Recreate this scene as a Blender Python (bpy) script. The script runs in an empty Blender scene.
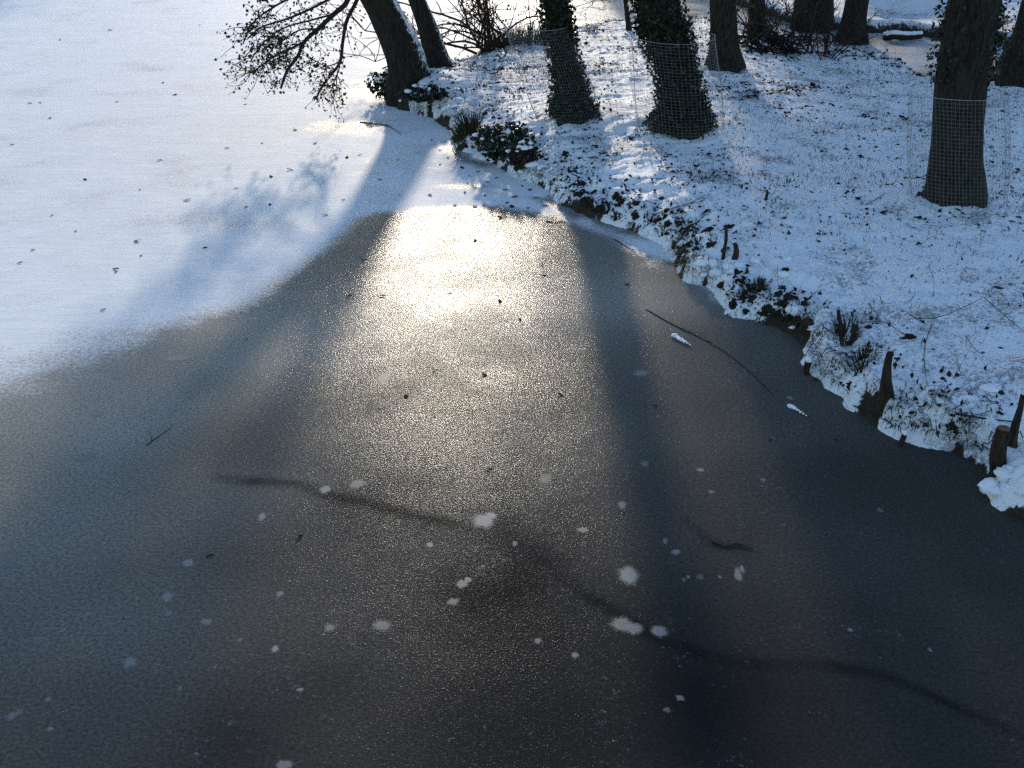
import bpy, math
import numpy as np
from mathutils import Vector

R = math.radians
# ------------------------------------------------------------------ camera, light, exposure
CAM_H, PITCH, FPX = 4.0, R(25.0), 1236.0
SUN_EL, SUN_AZ = R(14.5), R(-3.0)          # azimuth measured from +Y towards +X
scn = bpy.context.scene
cam_d = bpy.data.cameras.new('camera'); cam = bpy.data.objects.new('camera', cam_d)
scn.collection.objects.link(cam)
cam.location = (0, 0, CAM_H); cam.rotation_euler = (R(90) - PITCH, 0, 0)
cam_d.sensor_width = 36; cam_d.lens = FPX / 1024 * 36; cam_d.clip_end = 2000; cam_d.clip_start = 0.05
scn.camera = cam
world = bpy.data.worlds.new('World'); scn.world = world; world.use_nodes = True
wn = world.node_tree.nodes; wl = world.node_tree.links
bg = wn['Background']; sky = wn.new('ShaderNodeTexSky'); sky.sky_type = 'NISHITA'
sky.sun_disc = False; sky.sun_elevation = SUN_EL; sky.sun_rotation = SUN_AZ
sky.air_density = 1.0; sky.dust_density = 0.5; sky.ozone_density = 2.4
wl.new(sky.outputs[0], bg.inputs[0]); bg.inputs[1].default_value = 0.15
sun_d = bpy.data.lights.new('sun', 'SUN'); sun = bpy.data.objects.new('sun', sun_d)
scn.collection.objects.link(sun)
sun_d.energy = 2.6; sun_d.angle = R(2.0); sun_d.color = (1.0, 0.875, 0.71)
sun_dir = Vector((math.sin(SUN_AZ) * math.cos(SUN_EL), math.cos(SUN_AZ) * math.cos(SUN_EL), math.sin(SUN_EL)))
sun.rotation_euler = (-sun_dir).to_track_quat('-Z', 'Y').to_euler()
scn.view_settings.view_transform = 'Standard'; scn.view_settings.look = 'None'
scn.view_settings.exposure = 0.85; scn.view_settings.gamma = 1.0
scn.render.engine = 'CYCLES'; scn.cycles.max_bounces = 6; scn.cycles.use_denoising = False
scn.cycles.caustics_reflective = False; scn.cycles.caustics_refractive = False

rng = np.random.default_rng(11)
C = scn.collection

# ------------------------------------------------------------------ helpers
def ray(x, y):
    u, v = (x - 512) / FPX, (384 - y) / FPX
    c, s = math.cos(PITCH), math.sin(PITCH)
    return np.array([u, c + v * s, -s + v * c])
def P(x, y, z=0.0):                     # where the line of sight meets the level z
    d = ray(x, y); t = (z - CAM_H) / d[2]
    return np.array([d[0] * t, d[1] * t, z])
def D(x, y, Y):                         # point on the line of sight at the distance Y
    d = ray(x, y); t = Y / d[1]
    return np.array([d[0] * t, Y, CAM_H + d[2] * t])

def _hash(ix, iy, seed):
    h = (ix.astype(np.int64) * 374761393 + iy.astype(np.int64) * 668265263 + seed * 982451653) & 0x7fffffff
    h = ((h ^ (h >> 13)) * 1274126177) & 0x7fffffff
    return ((h ^ (h >> 16)) & 0xffff) / 65535.0
def vnoise(x, y, seed=0):
    x = np.asarray(x, float); y = np.asarray(y, float)
    ix, iy = np.floor(x), np.floor(y); fx, fy = x - ix, y - iy
    fx = fx * fx * (3 - 2 * fx); fy = fy * fy * (3 - 2 * fy)
    a, b = _hash(ix, iy, seed), _hash(ix + 1, iy, seed)
    c, d = _hash(ix, iy + 1, seed), _hash(ix + 1, iy + 1, seed)
    return (a * (1 - fx) + b * fx) * (1 - fy) + (c * (1 - fx) + d * fx) * fy
def fbm(x, y, f, oct=4, seed=0, gain=0.5):
    s = 0; a = 1; t = 0
    for i in range(oct):
        s = s + a * (vnoise(x * f + 13.1 * i, y * f + 7.7 * i, seed + i) - 0.5); t += a
        a *= gain; f *= 2.03
    return s / t * 2                    # about -1..1
def sstep(a, b, x):
    t = np.clip((x - a) / (b - a), 0, 1); return t * t * (3 - 2 * t)
def seg_dist(px, py, pts, closed=False):
    pts = np.asarray(pts)[:, :2]; n = len(pts); best = np.full(np.shape(px), 1e9)
    for i in range(n if closed else n - 1):
        a, b = pts[i], pts[(i + 1) % n]; ab = b - a
        t = np.clip(((px - a[0]) * ab[0] + (py - a[1]) * ab[1]) / (ab @ ab + 1e-12), 0, 1)
        best = np.minimum(best, np.hypot(px - a[0] - t * ab[0], py - a[1] - t * ab[1]))
    return best
def inside(px, py, pts):
    pts = np.asarray(pts)[:, :2]; n = len(pts); r = np.zeros(np.shape(px), bool)
    for i in range(n):
        a, b = pts[i], pts[(i + 1) % n]
        c = ((a[1] > py) != (b[1] > py)) & (px < (b[0] - a[0]) * (py - a[1]) / (b[1] - a[1] + 1e-12) + a[0])
        r ^= c
    return r
def sdist(px, py, pts):
    d = seg_dist(px, py, pts, True); return np.where(inside(px, py, pts), d, -d)

def mesh_np(name, V, F, smooth=True):   # V (n,3), F (m,k)
    V = np.asarray(V, np.float32); F = np.asarray(F, np.int32); m, k = F.shape
    me = bpy.data.meshes.new(name)
    me.vertices.add(len(V)); me.vertices.foreach_set('co', V.ravel())
    keep = np.ones((m, k), bool)
    if k == 4: keep[:, 3] = F[:, 3] != F[:, 2]          # a repeated last corner marks a triangle
    cnt = keep.sum(1); L = F[keep]
    me.loops.add(len(L)); me.loops.foreach_set('vertex_index', L)
    me.polygons.add(m); me.polygons.foreach_set('loop_start', np.concatenate([[0], np.cumsum(cnt)[:-1]]).astype(np.int32))
    me.polygons.foreach_set('use_smooth', np.full(m, smooth))
    me.update(calc_edges=True); return me
def link(name, me, mat=None, parent=None, loc=None):
    o = bpy.data.objects.new(name, me); C.objects.link(o)
    if mat is not None and me is not None and not me.materials: me.materials.append(mat)
    if parent is not None: o.parent = parent
    if loc is not None: o.location = loc
    return o
def tag(o, label=None, cat=None, group=None, kind=None):
    if label: o['label'] = label
    if cat: o['category'] = cat
    if group: o['group'] = group
    if kind: o['kind'] = kind
    return o
def empty(name, loc=(0, 0, 0)):
    o = bpy.data.objects.new(name, None); C.objects.link(o); o.location = loc; o.empty_display_size = 0.2; return o

class MB:
    """collects tubes, blobs and quads; coordinates are world ones, made local to the origin given"""
    def __init__(s): s.V = []; s.F = []; s.n = 0
    def add(s, V, F):
        V = np.asarray(V, float); F = np.asarray(F, int)
        if F.shape[1] == 3: F = np.hstack([F, F[:, 2:3]])
        s.V.append(V); s.F.append(F + s.n); s.n += len(V)
    def tube(s, pts, rad, sides=6, cap=True, rough=0, fr=6.0, seed=0, flare=None):
        pts = np.asarray(pts, float); n = len(pts); rad = np.broadcast_to(np.asarray(rad, float), (n,))
        T = np.gradient(pts, axis=0); T /= np.linalg.norm(T, axis=1)[:, None] + 1e-9
        ref = np.array([0, 1, 0.13]) if abs(T[0] @ np.array([0, 1, 0.13])) < 0.85 else np.array([1, 0, 0.1])
        A = np.cross(T, ref); A /= np.linalg.norm(A, axis=1)[:, None] + 1e-9; B = np.cross(T, A)
        a = np.linspace(0, 2 * np.pi, sides, endpoint=False)
        rr = rad[:, None] * np.ones((1, sides))
        if rough:
            ln = np.concatenate([[0], np.cumsum(np.linalg.norm(np.diff(pts, axis=0), axis=1))])
            nz = fbm(np.cos(a)[None, :] * 1.6 + 5 + 0 * ln[:, None], np.sin(a)[None, :] * 1.6 + ln[:, None] * fr * .12, 2.2, 4, seed)
            rr = rr * (1 + rough * nz)
        if flare is not None: rr = rr + flare(np.arange(n)[:, None] / (n - 1), a[None, :])
        V = pts[:, None, :] + rr[..., None] * (np.cos(a)[None, :, None] * A[:, None, :] + np.sin(a)[None, :, None] * B[:, None, :])
        i = np.arange(n - 1)[:, None] * sides; j = np.arange(sides)[None, :]; k = (j + 1) % sides
        F = np.stack([i + j, i + k, i + sides + k, i + sides + j], -1).reshape(-1, 4)
        V = V.reshape(-1, 3)
        if cap:
            V = np.vstack([V, pts[-1] + T[-1] * rad[-1] * 0.3, pts[0]])
            q = np.arange(sides); e = (n - 1) * sides
            F = np.vstack([F, np.stack([e + q, e + (q + 1) % sides, 0 * q + n * sides, 0 * q + n * sides], -1),
                           np.stack([(q + 1) % sides, q, 0 * q + n * sides + 1, 0 * q + n * sides + 1], -1)])
        s.add(V, F)
    def leaves(s, ctr, size, rg, up=0.0, aspect=0.6):
        """folded leaf blades, two triangles each, turned at random (up: 1 lies flat)"""
        ctr = np.asarray(ctr, float); n = len(ctr)
        if n == 0: return
        nr = rg.normal(size=(n, 3)); nr[:, 2] = np.abs(nr[:, 2]) + up * 2.5
        nr /= np.linalg.norm(nr, axis=1)[:, None]
        t = np.cross(nr, rg.normal(size=(n, 3))); t /= np.linalg.norm(t, axis=1)[:, None] + 1e-9
        b = np.cross(nr, t); sz = (np.asarray(size) * rg.uniform(.55, 1.25, n))[:, None] * 0.5
        w = sz * aspect * rg.uniform(.7, 1.2, (n, 1)); lift = sz * rg.uniform(-.1, .6, (n, 1))
        V = np.stack([ctr - t * sz, ctr + b * w + nr * lift, ctr + t * sz, ctr - b * w + nr * lift], 1).reshape(-1, 3)
        i = np.arange(n) * 4
        s.add(V, np.vstack([np.stack([i, i + 1, i + 2], -1), np.stack([i, i + 2, i + 3], -1)]))
    def blob(s, c, r, rg, sx=1, sy=1, sz=1, seg=10, ring=6, amp=.25):
        th = np.linspace(0, 2 * np.pi, seg, endpoint=False); ph = np.linspace(0.0, np.pi, ring + 1)
        k = rg.uniform(0, 50)
        d = np.stack([np.sin(ph)[:, None] * np.cos(th), np.sin(ph)[:, None] * np.sin(th), np.cos(ph)[:, None] * np.ones(seg)], -1)
        m = 1 + amp * fbm(d[..., 0] * 1.3 + k, d[..., 1] * 1.3 + d[..., 2] * 1.7 + k, 1.3, 3, int(k))
        V = np.asarray(c) + d * m[..., None] * r * np.array([sx, sy, sz])
        i = np.arange(ring)[:, None] * seg; j = np.arange(seg)[None, :]; q = (j + 1) % seg
        F = np.stack([i + j, i + seg + j, i + seg + q, i + q], -1).reshape(-1, 4)
        s.add(V.reshape(-1, 3), F)
    def build(s, name, mat, parent=None, smooth=True, origin=None):
        V = np.vstack(s.V); F = np.vstack(s.F)
        o0 = np.array(parent.location) if parent is not None else (np.zeros(3) if origin is None else np.asarray(origin))
        if parent is not None and parent.parent is not None: o0 = o0 + np.array(parent.parent.location)
        me = mesh_np(name, V - o0, F, smooth)
        me.validate()
        return link(name, me, mat, parent, None if parent is not None else tuple(o0))

def spline(pts, n):
    pts = np.asarray(pts, float); m = len(pts)
    if m < 3:
        t = np.linspace(0, m - 1, n); return np.stack([np.interp(t, np.arange(m), pts[:, k]) for k in range(pts.shape[1])], 1)
    e = np.vstack([2 * pts[0] - pts[1], pts, 2 * pts[-1] - pts[-2]])
    out = []
    for t in np.linspace(0, m - 1 - 1e-6, n):
        i = int(t); f = t - i; a, b, c, d = e[i], e[i + 1], e[i + 2], e[i + 3]
        out.append(.5 * (2 * b + (c - a) * f + (2 * a - 5 * b + 4 * c - d) * f * f + (3 * b - a - 3 * c + d) * f ** 3))
    return np.array(out)

# ------------------------------------------------------------------ materials
def material(name):
    m = bpy.data.materials.new(name); m.use_nodes = True; nt = m.node_tree
    return m, nt, nt.nodes['Principled BSDF']
class G:
    def __init__(s, nt): s.nt = nt
    def n(s, t, **kw):
        o = s.nt.nodes.new(t)
        for k, v in kw.items(): setattr(o, k, v)
        return o
    def put(s, sock, v):
        if hasattr(v, 'links') or isinstance(v, bpy.types.NodeSocket): s.nt.links.new(v, sock)
        else: sock.default_value = v
    def math(s, op, a, b=0.0, c=None, clamp=False):
        o = s.n('ShaderNodeMath', operation=op, use_clamp=clamp); s.put(o.inputs[0], a); s.put(o.inputs[1], b)
        if c is not None: s.put(o.inputs[2], c)
        return o.outputs[0]
    def mix(s, f, a, b):
        o = s.n('ShaderNodeMix', data_type='RGBA'); s.put(o.inputs[0], f); s.put(o.inputs[6], a); s.put(o.inputs[7], b); return o.outputs[2]
    def mixf(s, f, a, b):
        o = s.n('ShaderNodeMix', data_type='FLOAT'); s.put(o.inputs[0], f); s.put(o.inputs[2], a); s.put(o.inputs[3], b); return o.outputs[0]
    def noise(s, scale, detail=4, rough=.5, vec=None, dist=0.0):
        o = s.n('ShaderNodeTexNoise'); o.inputs['Scale'].default_value = scale; o.inputs['Detail'].default_value = detail
        o.inputs['Roughness'].default_value = rough; o.inputs['Distortion'].default_value = dist
        if vec is not None: s.nt.links.new(vec, o.inputs['Vector'])
        return o.outputs[0]
    def vor(s, scale, vec=None, feature='F1'):
        o = s.n('ShaderNodeTexVoronoi', feature=feature); o.inputs['Scale'].default_value = scale
        if vec is not None: s.nt.links.new(vec, o.inputs['Vector'])
        return o
    def step(s, v, a, b):
        o = s.n('ShaderNodeMapRange', interpolation_type='SMOOTHSTEP'); s.put(o.inputs[0], v)
        s.put(o.inputs[1], a); s.put(o.inputs[2], b); return o.outputs[0]
    def attr(s, name): return s.n('ShaderNodeAttribute', attribute_name=name).outputs['Fac']
    def pos(s): return s.n('ShaderNodeNewGeometry').outputs['Position']
    def bump(s, h, strength, dist, normal=None):
        o = s.n('ShaderNodeBump'); o.inputs['Strength'].default_value = strength; o.inputs['Distance'].default_value = dist
        s.put(o.inputs['Height'], h)
        if normal is not None: s.nt.links.new(normal, o.inputs['Normal'])
        return o.outputs[0]
def c4(r, g, b): return (r, g, b, 1)

def mat_ice():
    m, nt, b = material('ice'); g = G(nt); p = g.pos()
    snow = g.attr('snow'); frost = g.attr('frost'); wet = g.attr('wet')
    grain = g.noise(26, 3, .65, p); fine = g.noise(85, 2, .6, p); broad = g.noise(3.2, 4, .55, p)
    k = g.math('MULTIPLY_ADD', grain, .5, g.math('MULTIPLY', fine, .45)); k = g.math('MULTIPLY_ADD', broad, .25, k)
    patch = g.noise(.9, 5, .6, p)
    k = g.math('MULTIPLY_ADD', g.step(patch, .42, .75), .17, k)
    cov = g.step(g.math('SUBTRACT', snow, g.math('MULTIPLY', g.math('SUBTRACT', k, .6), 2.0)), .12, .92)
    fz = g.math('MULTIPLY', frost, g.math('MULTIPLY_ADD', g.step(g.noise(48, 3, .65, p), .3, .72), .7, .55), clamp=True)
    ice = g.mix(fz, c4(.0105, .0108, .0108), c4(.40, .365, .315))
    snowc = g.mix(g.step(broad, .35, .7), c4(.80, .81, .83), c4(.88, .88, .88))
    g.put(b.inputs['Base Color'], g.mix(cov, ice, snowc))
    g.put(b.inputs['Roughness'], g.mixf(cov, g.mixf(broad, .14, .22), .65))
    b.inputs['IOR'].default_value = 1.31; g.put(b.inputs['Specular IOR Level'], g.mixf(cov, g.mixf(g.step(fine, .38, .62), .0, g.math('MULTIPLY', g.mixf(g.step(patch, .35, .65),   .011, .030), g.math('MULTIPLY_ADD', wet, -.85, 1.0))), .04))
    # frozen ripples and frost grains
    n1 = g.bump(g.noise(66, 3, .65, p), .85, .0025)
    n2 = g.bump(g.noise(170, 2, .5, p), .7, .0012, n1)
    mp = g.n('ShaderNodeMapping'); mp.inputs['Scale'].default_value = (.5, 1.6, 1); mp.inputs['Rotation'].default_value = (0, 0, .25); nt.links.new(p, mp.inputs[0])
    rip = g.math('MULTIPLY', g.noise(5, 5, .65, mp.outputs[0]), cov)
    n3 = g.bump(rip, .28, .02, g.bump(g.noise(1.1, 3, .5, p), .4, .02, n2))
    g.put(b.inputs['Normal'], n3)
    return m
def mat_snow():
    m, nt, b = material('snow'); g = G(nt); p = g.pos()
    soil = g.attr('soil')
    nz = g.n('ShaderNodeSeparateXYZ'); nt.links.new(g.n('ShaderNodeNewGeometry').outputs['Normal'], nz.inputs[0])
    n1 = g.noise(9, 5, .6, p); n2 = g.noise(38, 4, .6, p)
    steep = g.step(g.math('MULTIPLY_ADD', n2, .25, nz.outputs[2]), .62, .40)
    s = g.step(g.math('ADD', g.math('MULTIPLY_ADD', n2, .5, g.math('MULTIPLY', n1, .5)), g.math('MULTIPLY', soil, .75)), .86, .98)
    f = s
    earth = g.mix(n2, c4(.010, .008, .006), c4(.06, .045, .028))
    white = g.mix(n1, c4(.84, .85, .87), c4(.90, .90, .91))
    g.put(b.inputs['Base Color'], g.mix(f, white, earth))
    thin = g.math('MULTIPLY', g.step(g.math('MULTIPLY_ADD', g.noise(27, 4, .75, p), .7, g.math('MULTIPLY', g.noise(1.7, 4, .6, p), .6)), .67, .78), .6)
    g.nt.links.new(g.mix(g.math('MAXIMUM', f, thin), white, earth), b.inputs['Base Color'])
    g.put(b.inputs['Roughness'], g.mixf(f, .75, .95)); b.inputs['Specular IOR Level'].default_value = .3
    nn = g.bump(g.noise(22, 5, .62, p), .6, .03); nn = g.bump(g.noise(90, 3, .6, p), .5, .006, nn)
    g.put(b.inputs['Normal'], nn)
    return m
def mat_plain(name, c1, c2, scale=8, rough=.9, bump=.5, bd=.01, stretch=None, spec=.3):
    m, nt, b = material(name); g = G(nt)
    p = g.pos()
    if stretch:
        mp = g.n('ShaderNodeMapping'); mp.inputs['Scale'].default_value = stretch; nt.links.new(p, mp.inputs[0]); p = mp.outputs[0]
    n = g.noise(scale, 5, .65, p)
    g.put(b.inputs['Base Color'], g.mix(g.step(n, .3, .7), c4(*c1), c4(*c2)))
    b.inputs['Roughness'].default_value = rough; b.inputs['Specular IOR Level'].default_value = spec
    if bump: g.put(b.inputs['Normal'], g.bump(n, bump, bd))
    return m
def mat_bark(name, c1, c2, snowside=0.0):
    m, nt, b = material(name); g = G(nt); p = g.pos()
    mp = g.n('ShaderNodeMapping'); mp.inputs['Scale'].default_value = (1, 1, .16); nt.links.new(p, mp.inputs[0])
    n = g.noise(38, 5, .7, mp.outputs[0]); br = g.noise(3, 3, .5, p); fine = g.noise(60, 3, .6, p)
    col = g.mix(g.step(n, .35, .65), c4(*c1), c4(*c2))
    col = g.mix(g.math('MULTIPLY', g.step(br, .5, .7), .45), col, c4(.028, .034, .018))       # moss and algae
    if snowside:                                                                     # snow caught on the upper, back side
        se = g.n('ShaderNodeSeparateXYZ'); nt.links.new(g.n('ShaderNodeNewGeometry').outputs['Normal'], se.inputs[0])
        f = g.math('ADD', g.math('MULTIPLY', se.outputs[2], 1.1), g.math('MULTIPLY', se.outputs[0], .55))
        f = g.step(g.math('ADD', g.math('MULTIPLY', g.noise(16, 4, .7, p), .9), g.math('MULTIPLY_ADD', fine, .35, f)), 1.45, 1.62)
        col = g.mix(g.math('MULTIPLY', f, snowside), col, c4(.86, .87, .88))
    g.put(b.inputs['Base Color'], col); b.inputs['Roughness'].default_value = .95; b.inputs['Specular IOR Level'].default_value = .15
    g.put(b.inputs['Normal'], g.bump(n, .9, .02))
    return m
def mat_leaf(name, c1, c2, rough=.6, trans=0.0):
    m, nt, b = material(name); g = G(nt)
    i = g.n('ShaderNodeNewGeometry').outputs['Random Per Island']
    g.put(b.inputs['Base Color'], g.mix(i, c4(*c1), c4(*c2))); b.inputs['Roughness'].default_value = rough
    b.inputs['Specular IOR Level'].default_value = .3
    if trans: b.inputs['Transmission Weight'].default_value = 0
    return m
def mat_bubble():                      # white air trapped under the surface, thinning out towards a ragged rim
    m, nt, b = material('white_ice'); g = G(nt); p = g.pos(); r = g.attr('rim')
    n = g.noise(70, 4, .65, p)
    g.put(b.inputs['Base Color'], g.mix(n, c4(.17, .17, .168), c4(.37, .37, .365))); b.inputs['Roughness'].default_value = .5; b.inputs['Specular IOR Level'].default_value = .05
    g.put(b.inputs['Alpha'], g.math('MULTIPLY', g.step(g.math('ADD', r, g.math('MULTIPLY', g.math('SUBTRACT', n, .5), 1.1)), .2, .85), g.mixf(g.n('ShaderNodeObjectInfo').outputs['Random'], .4, .85)))
    return m
M = dict(
    ice=mat_ice(), snow=mat_snow(),
    bark=mat_bark('bark', (.010, .0085, .007), (.040, .033, .026)),
    bark_snowy=mat_bark('bark_snowy', (.010, .0085, .007), (.036, .030, .025), 1.0),
    twig=mat_plain('twig', (.016, .011, .008), (.045, .032, .022), 30, .9, .3, .003),
    ivy=mat_leaf('ivy_leaf', (.006, .010, .005), (.022, .032, .013), .5),
    alder=mat_leaf('alder_leaf', (.012, .013, .008), (.040, .034, .020), .7),
    litter=mat_leaf('leaf_litter', (.010, .008, .006), (.055, .036, .020), .9),
    deadleaf=mat_leaf('dead_leaf', (.014, .011, .008), (.040, .026, .016), .9),
    grass=mat_leaf('sedge_blade', (.022, .026, .008), (.085, .072, .030), .8),
    rottenwood=mat_plain('rotten_wood', (.012, .008, .006), (.050, .032, .020), 40, .95, .9, .01, (1, 1, .2)),
    cutwood=mat_plain('cut_wood', (.10, .062, .038), (.18, .12, .08), 30, .9, .4, .004),
    moss=mat_leaf('moss_blade', (.018, .024, .006), (.070, .068, .020), .9),
    soil=mat_plain('soil', (.010, .008, .006), (.035, .026, .017), 25, .98, .8, .02),
    wire=mat_plain('galvanised_wire', (.18, .185, .19), (.28, .285, .29), 20, .55, 0),
    wire_edge=mat_plain('galvanised_edge', (.34, .345, .35), (.48, .485, .49), 20, .55, 0),
    bubble=mat_bubble(),
    whitesnow=mat_plain('snow_cap', (.82, .83, .85), (.90, .90, .91), 20, .8, .5, .01),
)

# ------------------------------------------------------------------ the lie of the land
front_px = [(383, 84), (388, 98), (402, 110), (425, 117), (446, 128), (456, 148), (482, 160), (510, 172), (540, 184), (562, 203),
            (590, 216), (640, 232), (676, 255), (684, 280), (706, 292), (738, 316), (775, 326), (800, 343), (812, 366), (838, 392),
            (862, 420), (895, 440), (930, 450), (956, 456), (975, 472), (976, 492), (1000, 512), (1024, 526), (1110, 585)]
back_px = [(1090, 72), (1005, 70), (968, 78), (935, 72), (905, 56), (880, 46), (862, 41), (835, 36), (800, 38), (765, 34), (738, 26), (700, 22),
           (650, 22), (600, 26), (545, 38), (492, 46), (476, 58), (452, 64), (428, 54), (400, 62)]
island = [P(x, y)[:2] for x, y in front_px] + [np.array([9.0, 3.0]), np.array([16.0, 4.0]), np.array([16.0, 19.0])] \
       + [P(x, y, .12 if x < 800 else .30)[:2] for x, y in back_px]
far_px = [(560, -40), (660, -16), (720, -2), (760, 14), (800, 26), (830, 30), (870, 34), (905, 34), (945, 42), (1000, 46), (1060, 50)]
far_bank = [P(x, y)[:2] for x, y in far_px] + [np.array([20, 21.0]), np.array([60, 26.0]), np.array([400, 40.]), np.array([400., 400.]),
            np.array([-400., 400.]), np.array([-400., 62.]), np.array([-60., 52.]), np.array([-25., 45.]), np.array([-8., 38.])]

def island_d(x, y):
    d = sdist(x, y, island)
    return d + .10 * fbm(x, y, 1.7, 2, 5) + .055 * fbm(x, y, 6, 2, 9)
def island_z(x, y, d=None):
    x = np.asarray(x, float); y = np.asarray(y, float)
    if d is None: d = island_d(x, y)
    edge = np.exp(-np.clip(d, 0, 9) / .55)
    near = 1 - sstep(8, 17, y)
    z = .12 * sstep(-.03, .11, d) + .10 * sstep(.1, .8, d) + .20 * (1 - np.exp(-np.clip(d, 0, 9) / 1.6))
    z = z + .10 * fbm(x, y, .35, 3, 31) * sstep(.2, 2, d) + .035 * fbm(x, y, 1.6, 3, 33)
    z = z + sstep(.0, .12, d) * edge * (.17 * np.abs(fbm(x, y, 3.0, 2, 41)) + .09 * np.abs(fbm(x, y, 7.5, 2, 43)) - .02)
    z = z + near * sstep(.02, .2, d) * np.exp(-np.clip(d, 0, 9) / .9) * (.055 * np.abs(fbm(x, y, 4.5, 2, 37)) + .03 * np.abs(fbm(x, y, 10, 2, 38)))
    z = z + (.026 * fbm(x, y, 6, 3, 35) + .012 * np.abs(fbm(x, y, 13, 2, 36))) * sstep(.1, .5, d)
    for bx, by, a, w in MOUNDS: z = z + a * np.exp(-((x - bx) ** 2 + (y - by) ** 2) / w ** 2) * sstep(0, .3, d)
    return np.where(d > 0, z + .004, np.maximum(d * 1.6, -.25))
MOUNDS = []
for px, py, a, w in [(410, 82, .22, .8), (572, 122, .16, .9), (678, 135, .14, 1.0), (724, 72, .14, .9), (955, 205, .12, .8), (1012, 78, .15, .9),
                     (885, 405, .10, .35), (855, 355, .12, .4), (1000, 470, .16, .45), (700, 200, .08, 1.0), (940, 400, .06, .5)]:
    q = P(px, py, .35); MOUNDS.append((q[0], q[1], a, w))
def on_bank(x, y, lift=0.0):
    z = .35
    for _ in range(8):
        p = P(x, y, z); z = .5 * z + .5 * max(0.0, float(island_z(p[0], p[1])))
    p = P(x, y, z); p[2] += lift; return p

def grid_mesh(name, xs, ys, zf, keep=None, attrs=None):
    X, Y = np.meshgrid(xs, ys); Z = zf(X, Y)
    nx, ny = len(xs), len(ys)
    i = (np.arange(ny - 1)[:, None] * nx + np.arange(nx - 1)[None, :])
    F = np.stack([i, i + 1, i + nx + 1, i + nx], -1).reshape(-1, 4)
    V = np.stack([X, Y, Z], -1).reshape(-1, 3)
    at = {k: f(X, Y, Z).ravel() for k, f in (attrs or {}).items()}
    if keep is not None:
        kv = keep(X, Y, Z).ravel(); F = F[kv[F].any(1)]
        used = np.unique(F); mp = np.full(len(V), -1); mp[used] = np.arange(len(used)); F = mp[F]; V = V[used]
        at = {k: a[used] for k, a in at.items()}
    me = mesh_np(name, V, F)
    for k, a in at.items():
        t = me.attributes.new(k, 'FLOAT', 'POINT'); t.data.foreach_set('value', a.astype(np.float32))
    return me
def spaced(*segs):
    out = []
    for a, b, st in segs: out.append(np.arange(a, b - 1e-6, st))
    return np.concatenate(out + [[segs[-1][1]]])

# --- pond ice: where snow lies on it and how frosted it is
snow_line = [P(x, y)[:2] for x, y in [(-500, 480), (-40, 398), (60, 368), (150, 338), (240, 303), (292, 282), (330, 244), (362, 218), (420, 207), (500, 206),
                                      (560, 216), (612, 236), (650, 258), (692, 284), (730, 306)]]
snow_poly = snow_line + [np.array([4., 12.]), np.array([7., 14.]), np.array([30., 16.]), np.array([30., 40.]), np.array([-60., 60.]), np.array([-60., 7.])]
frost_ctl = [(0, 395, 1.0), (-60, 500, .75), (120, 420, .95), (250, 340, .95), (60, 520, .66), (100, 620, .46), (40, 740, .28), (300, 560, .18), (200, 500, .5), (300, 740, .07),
             (500, 600, .06), (500, 740, .03), (620, 300, .80), (600, 420, .34), (700, 350, .34), (760, 420, .24), (800, 550, .15), (950, 600, .14), (950, 740, .09), (800, 740, .07), (800, 640, .12),  # frost raised along the ivy-clad trunk's shadow to lighten that band
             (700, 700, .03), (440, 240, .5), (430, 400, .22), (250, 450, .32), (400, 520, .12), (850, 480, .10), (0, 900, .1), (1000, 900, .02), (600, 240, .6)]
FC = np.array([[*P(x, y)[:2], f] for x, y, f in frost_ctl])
crack = [P(x, y)[:2] for x, y in [(215, 478), (260, 482), (300, 486), (360, 500), (440, 520), (520, 545), (556, 572), (610, 607), (660, 640), (720, 660), (800, 664), (880, 676), (960, 706), (1060, 760)]]
crack2 = [P(x, y)[:2] for x, y in [(500, 530), (545, 560), (520, 585), (480, 602)]]
crack3 = [P(x, y)[:2] for x, y in [(685, 520), (715, 545), (745, 548)]]
thin = [(428, 72, .8, 1.7, .72), (350, 128, .8, .5, .6), (462, 186, .42, .16, .6), (366, 92, .5, 1.0, .45), (150, 70, .5, .3, .3), (420, 150, .4, .3, .25), (180, 215, 1.2, .4, .12)]
def snow_attr(X, Y, Z):
    d = sdist(X, Y, snow_poly)
    w = .22 + 1.1 * sstep(-1.8, -4.4, X)
    s = sstep(-1, 1, (d + (.14 + .3 * sstep(-1.8, -3.5, X)) * fbm(X, Y, .9, 5, 51)) / w)
    for px, py, rx, ry, a in thin:
        q = P(px, py); r2 = ((X - q[0]) / rx) ** 2 + ((Y - q[1]) / ry) ** 2
        s = s * (1 - a * np.exp(-r2 * 1.2))
    nb = sstep(.28, .0, np.abs(sdist(X, Y, island) + .1)) * sstep(17., 15., Y)     # water seeping along the shore keeps it bare
    s = s * (1 - .75 * nb * sstep(-.1, .4, fbm(X, Y, 1.2, 3, 53) + .25))
    return np.where(Y < 3, 0, s) * (1 - .5 * sstep(24, 27, Y) * sstep(-2, 1, X)) * (1 - .45 * sstep(4.5, 6, X) * sstep(16, 18, Y))
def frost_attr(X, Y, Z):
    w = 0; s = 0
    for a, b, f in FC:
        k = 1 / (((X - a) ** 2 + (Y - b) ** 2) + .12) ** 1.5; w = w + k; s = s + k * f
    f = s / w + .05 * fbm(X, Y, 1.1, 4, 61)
    return np.clip(f * (1 - .85 * wet_attr(X, Y, Z)), 0, 1)
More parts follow.
